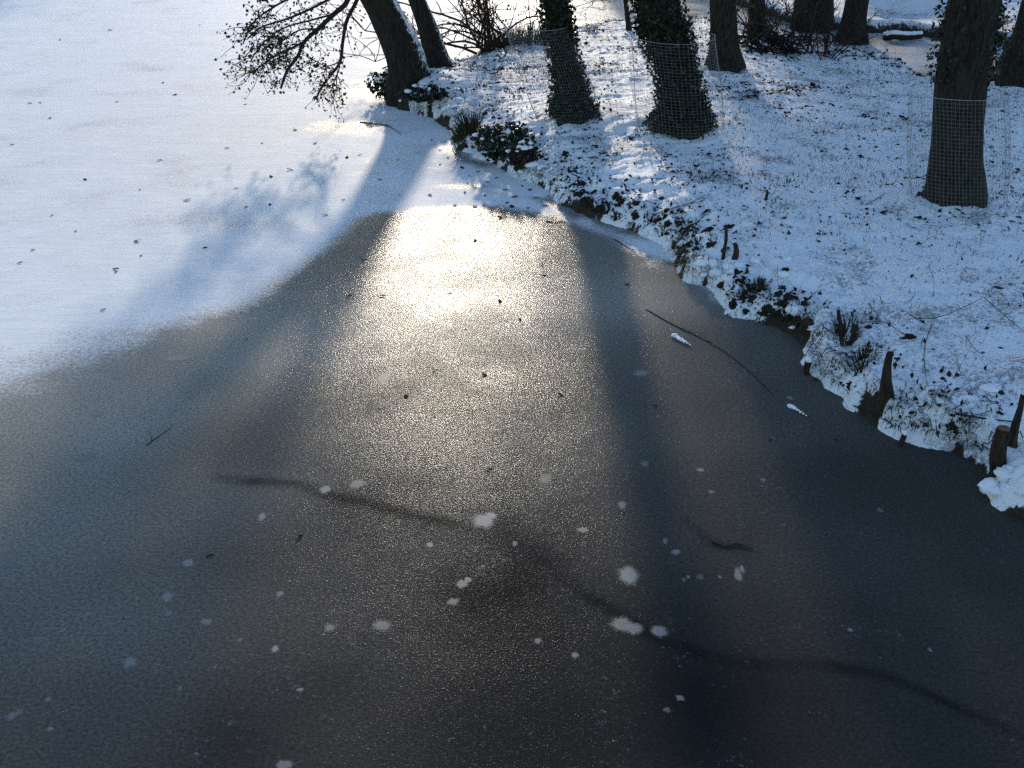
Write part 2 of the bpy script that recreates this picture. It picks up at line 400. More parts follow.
def wet_attr(X, Y, Z):                 # the refrozen crack and its clear dark patches
    w = .022 + .034 * (.5 + .5 * fbm(X, Y, .9, 2, 66))
    c = seg_dist(X + .05 * fbm(X, Y, 2.2, 3, 62), Y + .07 * fbm(X, Y, 2.2, 3, 63), crack)
    a = sstep(w * 2.0, w * .3, c) * np.clip(.5 + .55 * fbm(X, Y, 1.3, 3, 67) + .35 * fbm(X, Y, 7, 2, 68), .12, .85) * sstep(-2.55, -1.5, X)
    c = seg_dist(X, Y, crack2) + .12 * fbm(X, Y, 2.5, 4, 64); a = np.maximum(a, .6 * sstep(.26, -.02, c))
    c = seg_dist(X, Y, crack3) + .06 * fbm(X, Y, 3, 3, 65); return np.clip(np.maximum(a, .5 * sstep(.10, .0, c)), 0, 1)
xs = spaced((-400, -40, 40), (-40, -14, 1.0), (-14, -4.2, .06), (-4.2, 4.2, .028), (4.2, 10, .06), (10, 30, 1), (30, 400, 37))
ys = spaced((-60, 3, 3), (3, 8.6, .03), (8.6, 30, .06), (30, 70, 1.0))
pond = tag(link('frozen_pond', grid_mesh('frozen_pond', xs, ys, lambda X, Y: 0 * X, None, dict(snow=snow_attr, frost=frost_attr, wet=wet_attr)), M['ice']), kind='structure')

# --- land under everything and far bank
gx = spaced((-900, 900, 90))
ground = tag(link('ground', grid_mesh('ground', gx, gx, lambda X, Y: 0 * X - .6, None, dict(soil=lambda X, Y, Z: 0 * X)), M['snow']), kind='structure')

ix = spaced((-2.4, 1.4, .033), (1.4, 5, .02), (5, 9.2, .033), (9.2, 16.2, .3)); iy = spaced((3, 5, .2), (5, 10, .02), (10, 27.5, .033))
def isl_attr(X, Y, Z):
    d = island_d(X, Y)
    s = 1.15 * sstep(.07, .0, d + .12 * fbm(X, Y, 5, 3, 70)) * sstep(-.3, .3, fbm(X, Y, 2.9, 3, 69)) + .5 * np.exp(-np.clip(d, 0, 9) / .16) * (.55 + .45 * fbm(X, Y, 1.4, 3, 71))
    s = s + .35 * sstep(.1, .6, fbm(X, Y, 2.4, 4, 73)) * np.exp(-np.clip(d, 0, 9) / .7)
    for bx, by, a, w in MOUNDS[:6]:
        s = s + .42 * np.exp(-((X - bx) ** 2 + (Y - by) ** 2) / .36) * (.6 + .6 * fbm(X, Y, 3, 3, 74))
    return s + .10 * sstep(.2, .7, fbm(X, Y, 1.1, 4, 75))
bank = tag(link('snowy_bank', grid_mesh('snowy_bank', ix, iy, island_z, lambda X, Y, Z: Z > -.1, dict(soil=isl_attr)), M['snow']), kind='structure')

def far_d(X, Y): return sdist(X, Y, far_bank) + .25 * fbm(X, Y, .8, 3, 81) * (Y < 60)
def far_z(X, Y):
    d = far_d(X, Y)
    z = .22 * sstep(-.03, .15, d) + 1.1 * sstep(.2, 5, d) + .10 * fbm(X, Y, .9, 4, 83) * sstep(0, 1, d) + .8 * sstep(10, 80, d)
    return np.where(d > -.05, z, -.3)
fx = spaced((-400, -30, 30), (-30, 1, 1.5), (1, 16, .07), (16, 40, 1), (40, 400, 36)); fy = spaced((20, 33, .07), (33, 70, 1.), (70, 400, 30))
far = tag(link('far_bank_ground', grid_mesh('far_bank_ground', fx, fy, far_z, lambda X, Y, Z: Z > -.15,
      dict(soil=lambda X, Y, Z: .9 * np.exp(-np.clip(far_d(X, Y), 0, 9) / .18) + .75 * sstep(.0, .6, fbm(X, Y, 1.3, 4, 85)))), M['snow']), kind='structure')

# ------------------------------------------------------------------ trees
def branch_out(mb, start, dirv, length, r, depth, rg, tips, up=.12, sides=6, spread=.6):
    n = 5 if depth > 1 else 4
    pts = [np.array(start, float)]; d = np.array(dirv, float); d /= np.linalg.norm(d)
    for i in range(n):
        d = d + rg.normal(size=3) * .14 + np.array([0, 0, up * .35]); d /= np.linalg.norm(d); pts.append(pts[-1] + d * length / n)
    mb.tube(pts, np.linspace(r, r * .45, n + 1), max(3, sides), cap=False)
    if depth <= 0:
        tips.append(pts[-1]); tips.append(pts[len(pts) // 2]); return
    for k in range(rg.integers(3, 5)):
        t = rg.uniform(.3, 1.0); i = min(n - 1, int(t * n)); q = pts[i] + (pts[i + 1] - pts[i]) * (t * n - i)
        ax = rg.normal(size=3); ax /= np.linalg.norm(ax)
        branch_out(mb, q, d + ax * spread + np.array([0, 0, up]), length * rg.uniform(.5, .72), r * .5, depth - 1, rg, tips, up, sides - 1, spread)

def trunk_pts(px, Y, zfoot, n, extra=()):
    pts = [D(x, y, Y) for x, y in px]; pts[0] = np.array([pts[0][0], Y, zfoot - .25])
    for e in extra: pts.append(np.array(e, float) + pts[-1] * 0)
    return spline(pts, n)

def make_tree(name, label, px, w_px, lean_top, height, seed, ivy=0, ivy_to=4.0, ivy_thick=.10, bark='bark', depth=3, limbs=7, crown_shade_leaf=0, group='trees on the snowy bank', second=None, Yadj=0, flare_a=.35, ivy_from=0.0, limb_up=.25, crown_from=3.2, ivy_size=.048, fringe=0):
    """px: centre line of the trunk from its foot upwards; w_px: its widths there; above the picture it goes on to its full height"""
    rg = np.random.default_rng(seed)
    foot = on_bank(*px[0]) if Yadj is not None else None
    Y = foot[1] + (Yadj or 0); root = empty(name, tuple(foot)); tag(root, label, 'tree', group)
    def one(px, w_px, lean_top, height, foot, fl, r_end=.06):
        P3 = [D(x, y, foot[1]) for x, y in px]; P3[0] = foot - np.array([0, 0, .40])
        P3.insert(1, foot + np.array([0, 0, .02])); w_px = [w_px[0]] + list(w_px)
        sc = [np.linalg.norm(p - np.array([0, 0, CAM_H])) / FPX for p in P3]
        rad = [w * s / 2 for w, s in zip(w_px, sc)]
        top = P3[-1]; d = P3[-1] - P3[-2]; d /= d[2]
        nb = len(P3); P3.append(top + d * 1.5); rad.append(rad[-1] * .95)
        rest = height - P3[-1][2]
        for t in (.35, .7, 1.0):
            k = P3[nb] + np.array([d[0] * rest * t * (1 - .45 * t) + lean_top[0] * t * t, d[1] * rest * t + lean_top[1] * t * t, rest * t])
            P3.append(k); rad.append(rad[nb - 1] * (1 - .78 * t))
        pts = spline(P3, 90); r = np.interp(np.linspace(0, len(P3) - 1, 90), np.arange(len(P3)), rad)
        ph = rg.uniform(0, 6.28)
        hz = pts[:, 2] - foot[2]
        def flare(t, a):
            i = (t * 89).round().astype(int); h = np.clip(hz[i], -.1, 9)
            return r[0] * fl * np.exp(-np.clip(h, 0, 9) / .22) * (.7 + .3 * np.cos(a * 5 + ph) + .25 * np.cos(a * 3 + 1.3 * ph))
        mb = MB(); mb.tube(pts, r, 22, rough=.16, fr=5, seed=seed, flare=flare)
        return mb, pts, r
    mb, pts, r = one(px, w_px, lean_top, height, foot, flare_a)
    tr = mb.build('trunk', M[bark], root); stems = [(pts, r)]
    if second:
        px2, w2, lt2, h2 = second; f2 = on_bank(*px2[0])
        mb2, p2, r2 = one(px2, w2, lt2, h2, f2, .25); mb2.build('trunk', M[bark], root); stems.append((p2, r2))
    tips = []; lm = MB(); tw = MB()
    for pts, r in stems:
        hz = pts[:, 2]; cand = np.where(hz > crown_from)[0]
        for k in range(limbs):
            i = cand[int((k + .5) / limbs * (len(cand) - 1))]
            a = rg.uniform(0, 6.28); L = (height - hz[i]) * .5 + 1.3
            branch_out(lm, pts[i], (math.cos(a), math.sin(a), limb_up + rg.uniform(-.1, .35)), L, r[i] * .42, depth, rg, tips)
    lm.build('crown', M['twig'], root)
    if crown_shade_leaf:  # leaves above the picture, added to shade the near ice
        t = np.array(tips); reps = np.repeat(t, crown_shade_leaf, 0); reps = reps + rg.normal(size=reps.shape) * .26; reps = reps[reps[:, 2] > 4.4 - .14 * reps[:, 1]]
        cl = MB(); cl.leaves(reps, .22, rg, aspect=.9); cl.build('foliage', M['ivy'], root)['kind'] = 'stuff'
    if ivy:
        pts, r = stems[0]; hz = pts[:, 2] - foot[2]
        ii = rg.choice(np.where((hz > ivy_from) & (hz < ivy_to))[0], ivy); a = rg.uniform(0, 6.28, ivy)
        if fringe: a = np.where(rg.uniform(size=ivy) < fringe, np.where(rg.uniform(size=ivy) < .5, 0, np.pi) + rg.normal(size=ivy) * .5, a)
        patch = fbm(np.cos(a) * 2 + 3, np.sin(a) * 2 + hz[ii] * 1.1, 1.4, 3, seed) > -.35 - .0 * a
        ii, a = ii[patch], a[patch]
        rr = r[ii] + rg.uniform(-.01, 1, len(ii)) ** 2 * ivy_thick + .01 + (r[0] * .3 * np.exp(-hz[ii] / .15))
        ctr = pts[ii] + np.stack([np.cos(a) * rr, np.sin(a) * rr, rg.uniform(-.05, .05, len(ii))], 1)
        iv = MB(); iv.leaves(ctr, ivy_size, rg, aspect=.9); o = iv.build('ivy', M['ivy'], root); o['kind'] = 'stuff'
    return root, stems

left_tree, lst = make_tree('leaning_tree', 'twin-stemmed leaning tree with snow-streaked bark at the pond tip of the bank',
    [(410, 82), (404, 55), (392, 28), (378, 0), (357, -28), (323, -62)], [40, 35, 32, 30, 26, 25], (1.2, -.4), 9.0, 21, bark='bark_snowy', limbs=6, depth=3,
    second=([(437, 66), (430, 36), (417, 0), (402, -30), (386, -62)], [24, 19, 16, 14, 13], (.8, .6), 8.0), flare_a=.2, group='trees on the snowy bank')
tree_b, _ = make_tree('ivy_clad_tree', 'ivy-covered leaning trunk beside the shoreline bushes, second tree from the pond',
    [(573, 115), (570, 92), (562, 47), (555, 0)], [32, 26, 20, 21], (-.4, .5), 10.5, 22, crown_from=2.5, crown_shade_leaf=2, ivy_thick=.09, ivy=9500, ivy_to=6.5, limbs=7)
tree_c, _ = make_tree('ivy_clad_tree', 'thick ivy-covered trunk in a wire guard, middle of the bank',
    [(680, 128), (683, 108), (676, 73), (665, 36), (656, 0)], [46, 34, 33, 38, 38], (-.3, .4), 11.0, 23, crown_from=2.7, crown_shade_leaf=2, ivy=12000, ivy_to=6.5, ivy_thick=.11, limbs=8)
tree_d, _ = make_tree('bare_tree', 'straight bare trunk standing just behind the thick ivy-covered tree',
    [(724, 67), (724, 40), (723, 0)], [30, 26, 25], (.3, .3), 10.0, 24, ivy=300, ivy_to=3, limbs=8, flare_a=.4)
tree_e, _ = make_tree('guarded_tree', 'large dark trunk in a wire guard on the right, nearest the camera',
    [(956, 197), (957, 160), (959, 105), (966, 50), (975, 0)], [54, 46, 44, 46, 46], (.6, .2), 10.5, 25, ivy=2600, ivy_size=.04, ivy_from=1.12, ivy_to=6, ivy_thick=.10, limbs=8, flare_a=.16, fringe=.72)
tree_f, _ = make_tree('bare_tree', 'right-leaning trunk cut off by the right edge of the picture',
    [(1020, 80), (1028, 45), (1040, 0)], [42, 32, 30], (1, 0), 9.5, 26, ivy=900, ivy_to=3, limbs=7)
tree_g, _ = make_tree('bare_tree', 'slim dark trunk rising behind the brush pile',
    [(757, 36), (757, 15), (757, -15)], [18, 15, 14], (.3, .3), 9.0, 27, limbs=7)
tree_i, _ = make_tree('bare_tree', 'dark trunk at the water edge of the far channel, right of the twiggy shrub',
    [(851, 42), (854, 20), (859, -10)], [24, 21, 20], (.3, .3), 9.5, 28, limbs=7, flare_a=.5)
sap, _ = make_tree('young_tree', 'thin young tree between the two ivy-covered trunks at the back of the bank',
    [(629, 30), (627, 14), (624, -10)], [5, 4, 4], (.1, .1), 4.5, 29, limbs=6, depth=2, crown_from=1.6)

# a broad trunk on the far bank, and the belt of trees behind it whose shade falls on the bank
def far_tree(foot, rad, height, seed, label, crown0, crown_r, leafn, group, name='far_bank_tree'):
    rg = np.random.default_rng(seed); foot = np.array([foot[0], foot[1], max(.1, float(far_z(np.array(foot[0]), np.array(foot[1]))))])
    root = tag(empty(name, tuple(foot)), label, 'tree', group)
    n = 40; t = np.linspace(0, 1, n); lean = rg.normal(size=2) * .5
    pts = np.stack([foot[0] + lean[0] * t ** 1.5, foot[1] + lean[1] * t ** 1.5, foot[2] - .2 + (height + .2) * t], 1); r = rad * (1 - .85 * t) + .02
    mb = MB(); mb.tube(pts, r, 16, rough=.15, flare=lambda tt, a: rad * .5 * np.exp(-tt * height / .25) * (.6 + .4 * np.cos(5 * a + seed))); mb.build('trunk', M['bark'], root)
    lm = MB(); tips = []
    for k in range(9):
        i = int((crown0 / height + (1 - crown0 / height) * (k + .4) / 9) * (n - 1)); a = rg.uniform(0, 6.28)
        branch_out(lm, pts[i], (math.cos(a), math.sin(a), .25), crown_r * rg.uniform(.55, .85), r[i] * .45, 2, rg, tips)
    lm.build('crown', M['twig'], root)
    if leafn:
        tp = np.array(tips); c = tp[rg.integers(0, len(tp), leafn)] + rg.normal(size=(leafn, 3)) * .4
        lf = MB(); lf.leaves(c, .34, rg, aspect=.9); lf.build('foliage', M['ivy'], root)['kind'] = 'stuff'
    return root
q = P(812, 24, .1); far_tree(q[:2], .36, 10, 41, 'broad dark trunk on the far side of the channel behind the twiggy shrub', 4.5, 3.5, 900, 'trees on the far bank')
belt = [(2.0, 38, 9.5, 3.0, 3000), (4.9, 37, 10.5, 3.4, 4200), (8.0, 39, 10.5, 3.6, 4600), (11.2, 38, 10.5, 3.6, 4200), (14.6, 40, 10.5, 3.6, 3600), (18.5, 39, 10.5, 3.4, 2600),
        (3.6, 43, 11.5, 3.4, 3600), (6.6, 44, 12, 3.6, 4200), (9.8, 45, 12, 3.6, 3800), (13, 44, 12, 3.6, 3000), (-13, 50, 7.9, 3.2, 1300), (-17, 52, 8.6, 3.4, 1500), (-20.5, 51, 8.8, 3.4, 1600)]
for i, (x, y, h, cr, nl) in enumerate(belt):
    far_tree((x, y), .28, h, 60 + i, 'ivy-grown tree in the wood across the channel, above the picture', 4.4, cr, nl, 'wood across the channel')

def stem_curve(p0, d, L, rg, droop=.0, n=7, wob=.16):
    pts = [np.array(p0, float)]; d = np.array(d, float); d /= np.linalg.norm(d)
    for i in range(n):
        d = d + rg.normal(size=3) * wob + np.array([0, 0, -droop]); d /= np.linalg.norm(d); pts.append(pts[-1] + d * L / n)
    return pts
# hanging limb of the leaning tree with its cones and last leaves
limb_px = [
    ([(354, -62), (352, -30), (348, 0), (334, 14), (318, 29), (304, 42), (298, 56), (287, 71), (281, 88)], 18.30, 16.34, .045),
    ([(304, 42), (290, 49), (275, 56), (258, 68), (247, 76)], 16.88, 16.34, .018),
    ([(364, -60), (362, -20), (357, 0), (347, 20), (343, 40), (340, 62), (330, 76), (320, 90), (316, 99)], 18.66, 16.52, .035),
    ([(352, -45), (345, -12), (322, 3), (292, 17), (262, 27), (248, 38)], 18.30, 16.16, .026),
    ([(352, -55), (335, -25), (302, -8), (272, 8), (252, 24), (243, 44)], 18.30, 15.80, .024),
    ([(334, 14), (312, 20), (284, 28), (262, 44), (250, 62)], 17.06, 16.16, .016),
    ([(340, 62), (326, 66), (312, 60), (298, 66)], 16.88, 16.70, .010),
    ([(318, 29), (300, 30), (284, 40), (270, 52), (262, 74)], 17.06, 16.52, .013),
    ([(340, 66), (335, 80), (330, 92)], 16.70, 16.52, .010)]
lrg = np.random.default_rng(5); lmb = MB(); tmb = MB(); leafc = []
for px, y0, y1, r in limb_px:
    n0 = len(px); pts = spline([D(x, y, y0 + (y1 - y0) * i / (n0 - 1)) for i, (x, y) in enumerate(px)], 26)
    lmb.tube(pts, np.linspace(r, r * .35, 26), 6)
    for k in range(30 if r > .012 else 14):
        i = lrg.integers(7, 25); d = pts[min(25, i + 1)] - pts[i]; d /= np.linalg.norm(d)
        d = d * .8 + np.array([lrg.normal() * .7 - .08, lrg.normal() * .5, lrg.normal() * .45 - .15]); d /= np.linalg.norm(d)
        L = lrg.uniform(.18, .55); tp = [pts[i]]
        for _ in range(4): d = d + lrg.normal(size=3) * .25; d /= np.linalg.norm(d); tp.append(tp[-1] + d * L / 4)
        tp = [p for p in tp if p[2] > .12]
        if len(tp) < 3: continue
        tmb.tube(tp, np.linspace(.006, .003, len(tp)), 3, cap=False)
        for p in tp[1:]:
            for _ in range(lrg.integers(1, 4)): leafc.append(p + lrg.normal(size=3) * .045)
# the same limbs go on above the picture: a leafy mass whose shade lies on the left of the ice
for k in range(34):
    p0 = np.array([-2.6 + lrg.normal() * .25, 18.2 + lrg.normal() * .2, lrg.uniform(2.6, 4.4)]); d = np.array([-1 + lrg.normal() * .45, -.55 + lrg.normal() * .45, lrg.normal() * .3 - .02])
    if k % 5 == 4: d = np.array([.35 + lrg.normal() * .3, -.7, .15])
    pts = np.array([q for q in stem_curve(p0, d, lrg.uniform(1.2, 3.0), lrg, .01, 12, .12) if q[2] > 4.2 - .146 * q[1]])
    if len(pts) < 6: continue
    lmb.tube(pts, np.linspace(.028, .008, len(pts)), 5)
    for j in range(26):
        i = lrg.integers(2, len(pts)); tp = stem_curve(pts[i], lrg.normal(size=3) + d * .5, lrg.uniform(.25, .6), lrg, .06, 4, .25); tp = [q for q in tp if q[2] > max(2.05, 4.15 - .146 * q[1])]
        if len(tp) < 3: continue
        tmb.tube(tp, .004, 3, cap=False)
        for q in tp[1:]:
            for _ in range(3):
                w = q + lrg.normal(size=3) * .06
                if w[2] > 4.15 - .146 * w[1]: leafc.append(w)
lmb.build('hanging_limb', M['twig'], left_tree); tmb.build('twigs', M['twig'], left_tree)['kind'] = 'stuff'
lv = MB(); lv.leaves([p for p in leafc if p[2] > .08], .048, lrg, aspect=.8); o = lv.build('hanging_leaves', M['alder'], left_tree); o['kind'] = 'stuff'

# ------------------------------------------------------------------ wire guards
def guard(label, foot_px, top_c, bot_c, r_px, hgt, seed, sq=1.0):
    rg = np.random.default_rng(seed); f = on_bank(*foot_px); s = np.linalg.norm(f - np.array([0, 0, CAM_H])) / FPX
    r = r_px * s; base = D(bot_c[0], bot_c[1], f[1]); base[2] = f[2]; top = D(top_c[0], top_c[1], f[1]); ax = top - base; ax = ax * (hgt / ax[2])
    root = tag(empty('wire_tree_guard', tuple(base)), label, 'tree guard', 'wire guards round the trunks')
    nv, nh = 72, int(hgt / .036); a = np.linspace(0, 2 * np.pi, nv, endpoint=False); k0 = rg.uniform(0, 9)
    def pt(aa, t):
        q = r * (1 + .07 * np.cos(2 * aa + k0) + .03 * np.cos(3 * aa + 2 * k0) + .03 * np.sin(aa * 2 + 5 * t))
        zz = np.maximum(0, 0) + t
        return base + ax * zz + np.array([math.cos(aa) * q, math.sin(aa) * q * sq, 0])
    mb = MB()
    for aa in a:
        pts = [pt(aa, t) for t in np.linspace(-.04, 1, 9)]; mb.tube(pts, .0008, 3, cap=False)
    for t in np.linspace(0.02, 1, nh):
        pts = [pt(aa, t) for aa in np.linspace(0, 2 * np.pi, 49)]; mb.tube(pts, .0007, 3, cap=False)
    o = mb.build('wire_mesh', M['wire'], root, smooth=False); o['kind'] = 'stuff'
    for t in (1.0,):
        rb = MB(); rb.tube([pt(aa, t) for aa in np.linspace(0, 2 * np.pi, 49)], .0024, 4, cap=False); rb.build('rim_wire', M['wire_edge'], root)
    for k in range(2):                                             # overlap of the rolled mesh: a doubled edge each side
        sb = MB(); aa = [math.pi * 1.02, -.04][k]; sb.tube([pt(aa, t) for t in np.linspace(-.05, 1.02, 9)], .0035, 4); sb.build('edge_wire', M['wire_edge'], root)
    return root
guard('slanting wire guard round the ivy-covered leaning trunk by the shore bushes', (571, 116), (548, 54), (570, 116), 32, 1.10, 1)
guard('wide wire guard round the thick ivy-covered trunk', (681, 127), (675, 63), (681, 127), 43, 1.08, 2)
guard('tall wire guard round the large trunk on the right', (956, 196), (957, 104), (957, 196), 41, 1.04, 3)

# ------------------------------------------------------------------ shrubs, brush, tufts
def shrub(name, label, px, n, L, seed, spread=.5, r=.010, droop=.05, leafn=0, side=5, bias=(0, 0), cat='shrub', base_r=.15, foot=None):
    rg = np.random.default_rng(seed); f = on_bank(*px) if foot is None else foot; root = tag(empty(name, tuple(f)), label, cat)
    tw = MB(); lf = []
    for k in range(n):
        p0 = f + np.array([rg.normal() * base_r, rg.normal() * base_r, -.04]); d = np.array([rg.normal() * spread + bias[0], rg.normal() * spread + bias[1], 1])
        l = L * rg.uniform(.55, 1.15); pts = stem_curve(p0, d, l, rg, droop * rg.uniform(.3, 1.8))
        rr = r * rg.uniform(.6, 1.2); mb = MB(); mb.tube(pts, np.linspace(rr, rr * .4, len(pts)), 5); mb.build('stem', M['twig'], root)
        for j in range(side):
            i = rg.integers(2, len(pts)); dd = rg.normal(size=3) * .8 + np.array([0, 0, .6]) + np.array([bias[0], bias[1], 0])
            q = stem_curve(pts[i], dd, l * rg.uniform(.2, .5), rg, .04, 5); tw.tube(q, np.linspace(rr * .5, .004, len(q)), 3, cap=False); lf += q[2:]
            if rg.uniform() < .6:
                q2 = stem_curve(q[3], dd + rg.normal(size=3), l * .2, rg, .0, 3); tw.tube(q2, .004, 3, cap=False); lf += q2[1:]
    if tw.n: tw.build('twigs', M['twig'], root)['kind'] = 'stuff'
    if leafn:
        c = np.array(lf); c = c[rg.integers(0, len(c), leafn)] + rg.normal(size=(leafn, 3)) * .03
        m = MB(); m.leaves(c, .05, rg); m.build('dead_leaves', M['litter'], root)['kind'] = 'stuff'
    return root
shrub('bare_shrub', 'bare arching shrub at the back shore behind the leaning tree', (492, 47), 22, 2.2, 101, .5, .022, .08, 700, 9, (-.5, -.15), base_r=.22)
shrub('bare_shrub', 'sparse bare shrub between the sedge tufts and the ivy-covered leaning trunk', (530, 40), 13, 1.6, 102, .35, .012, .03, 420, 8, base_r=.3)
shrub('bare_shrub', 'low twiggy shrub standing right of the brush pile', (823, 57), 9, .95, 103, .55, .014, .0, 40, 4)
shrub('bare_shrub', 'tall thin saplings behind the brush pile', (785, 46), 14, 1.9, 104, .18, .016, .0, 60, 4, base_r=.5)
shrub('bare_shrub', 'thin stems beside the dark trunk at the channel edge', (806, 50), 8, 1.3, 105, .25, .013, .0, 30, 4, base_r=.35)
shrub('bare_shrub', 'leafless stems on the back shore right of the slim trunk', (742, 34), 9, 1.4, 106, .3, .013, .0, 60, 4, base_r=.4)

for (px, py, n, L), l in zip([(893, 26, 12, .9), (1008, 30, 14, 1.0), (905, 8, 10, 1.0), (835, 14, 10, 1.2), (780, 12, 10, 1.2)],
        ['low dark bramble on the far bank above the snow-lidded hollow', 'tangled bramble on the far bank between the two right-hand trunks', 'thin bramble high on the far bank slope left of the guarded trunk',
         'bare brush on the far bank between the broad trunk and the channel-edge trunk', 'bare brush on the far bank behind the brush pile']):
    q = P(px, py, .5); q = P(px, py, float(far_z(np.array(q[0]), np.array(q[1])))); q[2] = max(q[2], .05)
    shrub('bramble', l, None, n, L, 120 + px, .8, .011, .16, 120, 4, base_r=.35, foot=q)
for px, n, L, sd, l in [((772, 40), 12, 1.0, 131, 'tangled bare brush growing out of the brush pile'), ((838, 47), 9, .8, 132, 'low tangle of twigs at the foot of the channel-edge trunk'), ((868, 48), 5, .6, 133, 'few thin twigs at the channel edge right of the dark trunk')]:
    shrub('bare_shrub', l, px, n, L, sd, .6, .012, .03, 60, 6, base_r=.3)
def tuft(name, label, px, n, L, rad, mat, seed, lean=(0, 0), width=.010, cat='grass tuft', spread=.5, group=None):
    rg = np.random.default_rng(seed); f = on_bank(*px); root = tag(empty(name, tuple(f)), label, cat, group); V = []; F = []
    for k in range(n):
        a, q = rg.uniform(0, 6.28), rad * math.sqrt(rg.uniform()); b = f + np.array([math.cos(a) * q, math.sin(a) * q, -.03])
        b[2] = max(0.0, float(island_z(b[0], b[1]))) - .02
        d = np.array([math.cos(a) * spread * rg.uniform(.2, 1.3) + lean[0], math.sin(a) * spread * rg.uniform(.2, 1.3) + lean[1], 1.0]); d /= np.linalg.norm(d)
        l = L * rg.uniform(.5, 1.1); s = np.array([-math.sin(a), math.cos(a), 0]) * width * .5; m = b + d * l * .55; e = b + d * l + np.array([math.cos(a), math.sin(a), -.6]) * l * .3 * rg.uniform(0, 1)
        i = len(V); V += [b - s, b + s, m + s * .8, m - s * .8, e]; F += [[i, i + 1, i + 2, i + 3], [i + 3, i + 2, i + 4, i + 4]]
    mb = MB(); mb.add(V, F); o = mb.build('blades', M[mat], root, smooth=False); o['kind'] = 'stuff'
    return root, f
sg = [((500, 47), 110, .42, .22), ((516, 44), 130, .45, .25), ((532, 43), 130, .42, .25), ((545, 41), 90, .38, .2), ((489, 51), 90, .4, .14)]
sl = ['sedge tuft at the foot of the arching bare shrub', 'second dark sedge tuft from the arching shrub', 'dark sedge tuft under the sparse bare shrub',
      'dark sedge tuft touching the ivy-covered leaning trunk', 'sedge tuft overhanging the bright channel ice']
for (px, n, L, r), l in zip(sg, sl): tuft('sedge_tuft', l, px, n, L, r, 'grass', 200 + px[0], width=.014, group='sedge on the back shore')
tuft('grass_tuft', 'small green tuft at the back shore right of the ivy-covered leaning trunk', (592, 32), 50, .22, .12, 'moss', 211)
tuft('sedge_tuft', 'olive overhanging tuft on the shore left of the dark leafy bush', (468, 133), 260, .36, .16, 'moss', 212, (-.15, -.35), .014, group='tufts along the front shore')
tuft('moss_tuft', 'mossy tuft against the small pointed stump', (846, 340), 150, .16, .10, 'moss', 213, width=.010, group='tufts along the front shore')
tuft('moss_tuft', 'low mossy grass tuft hanging over the snow below the pointed stump', (862, 362), 170, .14, .10, 'moss', 214, (-.2, -.2), .008, group='tufts along the front shore')
tuft('moss_tuft', 'olive moss tuft on the shore beside the little snow balls', (758, 290), 120, .13, .07, 'moss', 215, width=.010, group='tufts along the front shore')

def leafy_bush(name, label, px, n, rx, ry, rz, seed, mat='ivy', size=.07, lift=.0):
    rg = np.random.default_rng(seed); f = on_bank(*px); root = tag(empty(name, tuple(f)), label, 'bush', 'leafy bushes on the front shore')
    d = rg.normal(size=(n, 3)); d /= np.linalg.norm(d, axis=1)[:, None]; rr = rg.uniform(.35, 1, (n, 1)) ** .5
    k = 1 + .35 * fbm(d[:, 0] * 2 + seed, d[:, 1] * 2 + d[:, 2], 1.5, 3, seed)[:, None]
    c = f + d * rr * k * np.array([rx, ry, rz]) + np.array([0, 0, rz * .5 + lift]); c = c[c[:, 2] > .02]
    lf = MB(); lf.leaves(c, size, rg, aspect=.8); lf.build('foliage', M[mat], root)['kind'] = 'stuff'
    for k in range(9):
        mb = MB(); q = stem_curve(f - np.array([0, 0, .05]), (rg.normal() * .7, rg.normal() * .7, .9), rz * 1.5, rg, .05, 5); mb.tube(q, np.linspace(.009, .004, 6), 4); mb.build('stem', M['twig'], root)
    top = c[c[:, 2] > f[2] + rz * .75]; sn = MB()
    for p in top[rg.integers(0, len(top), 16)]: sn.blob(p + np.array([0, 0, .01]), rg.uniform(.018, .045), rg, 1.3, 1.1, .6, 8, 5, .4)
    sn.build('snow_cover', M['whitesnow'], root)['kind'] = 'stuff'
    return root
leafy_bush('evergreen_bush', 'dark green leafy bush on the front shore, left of the smaller brown one', (504, 152), 900, .36, .26, .24, 301)
leafy_bush('brown_bush', 'small brown-leaved clump at the ice edge right of the dark green bush', (522, 162), 500, .20, .16, .16, 302, 'litter', .06)
leafy_bush('ivy_bush', 'ivy growing over the bank edge under the leaning tree', (394, 95), 800, .40, .26, .26, 303)
leafy_bush('ivy_bush', 'ivy clump on the shore just right of the leaning tree foot', (424, 98), 420, .34, .18, .12, 304)

# brush pile
rg = np.random.default_rng(77); f = on_bank(768, 52); bp = tag(empty('brush_pile', tuple(f)), 'pile of cut branches lying behind the straight bare trunk', 'brush pile')
for k in range(30):
    c = f + np.array([rg.normal() * .28 + .1, rg.normal() * .2, rg.uniform(.02, .24)]); a = rg.normal() * .8 - .3; L = rg.uniform(.2, .6); e = rg.normal() * .15
    d = np.array([math.cos(a), math.sin(a), -.18 + e]); mb = MB(); s = rg.uniform(.008, .028)
    mb.tube([c - d * L, c - d * L * .3 + rg.normal(size=3) * .06, c + d * L * .4 + rg.normal(size=3) * .06, c + d * L], [s, s, s * .9, s * .5], 6); mb.build('stick', M['bark'], bp)

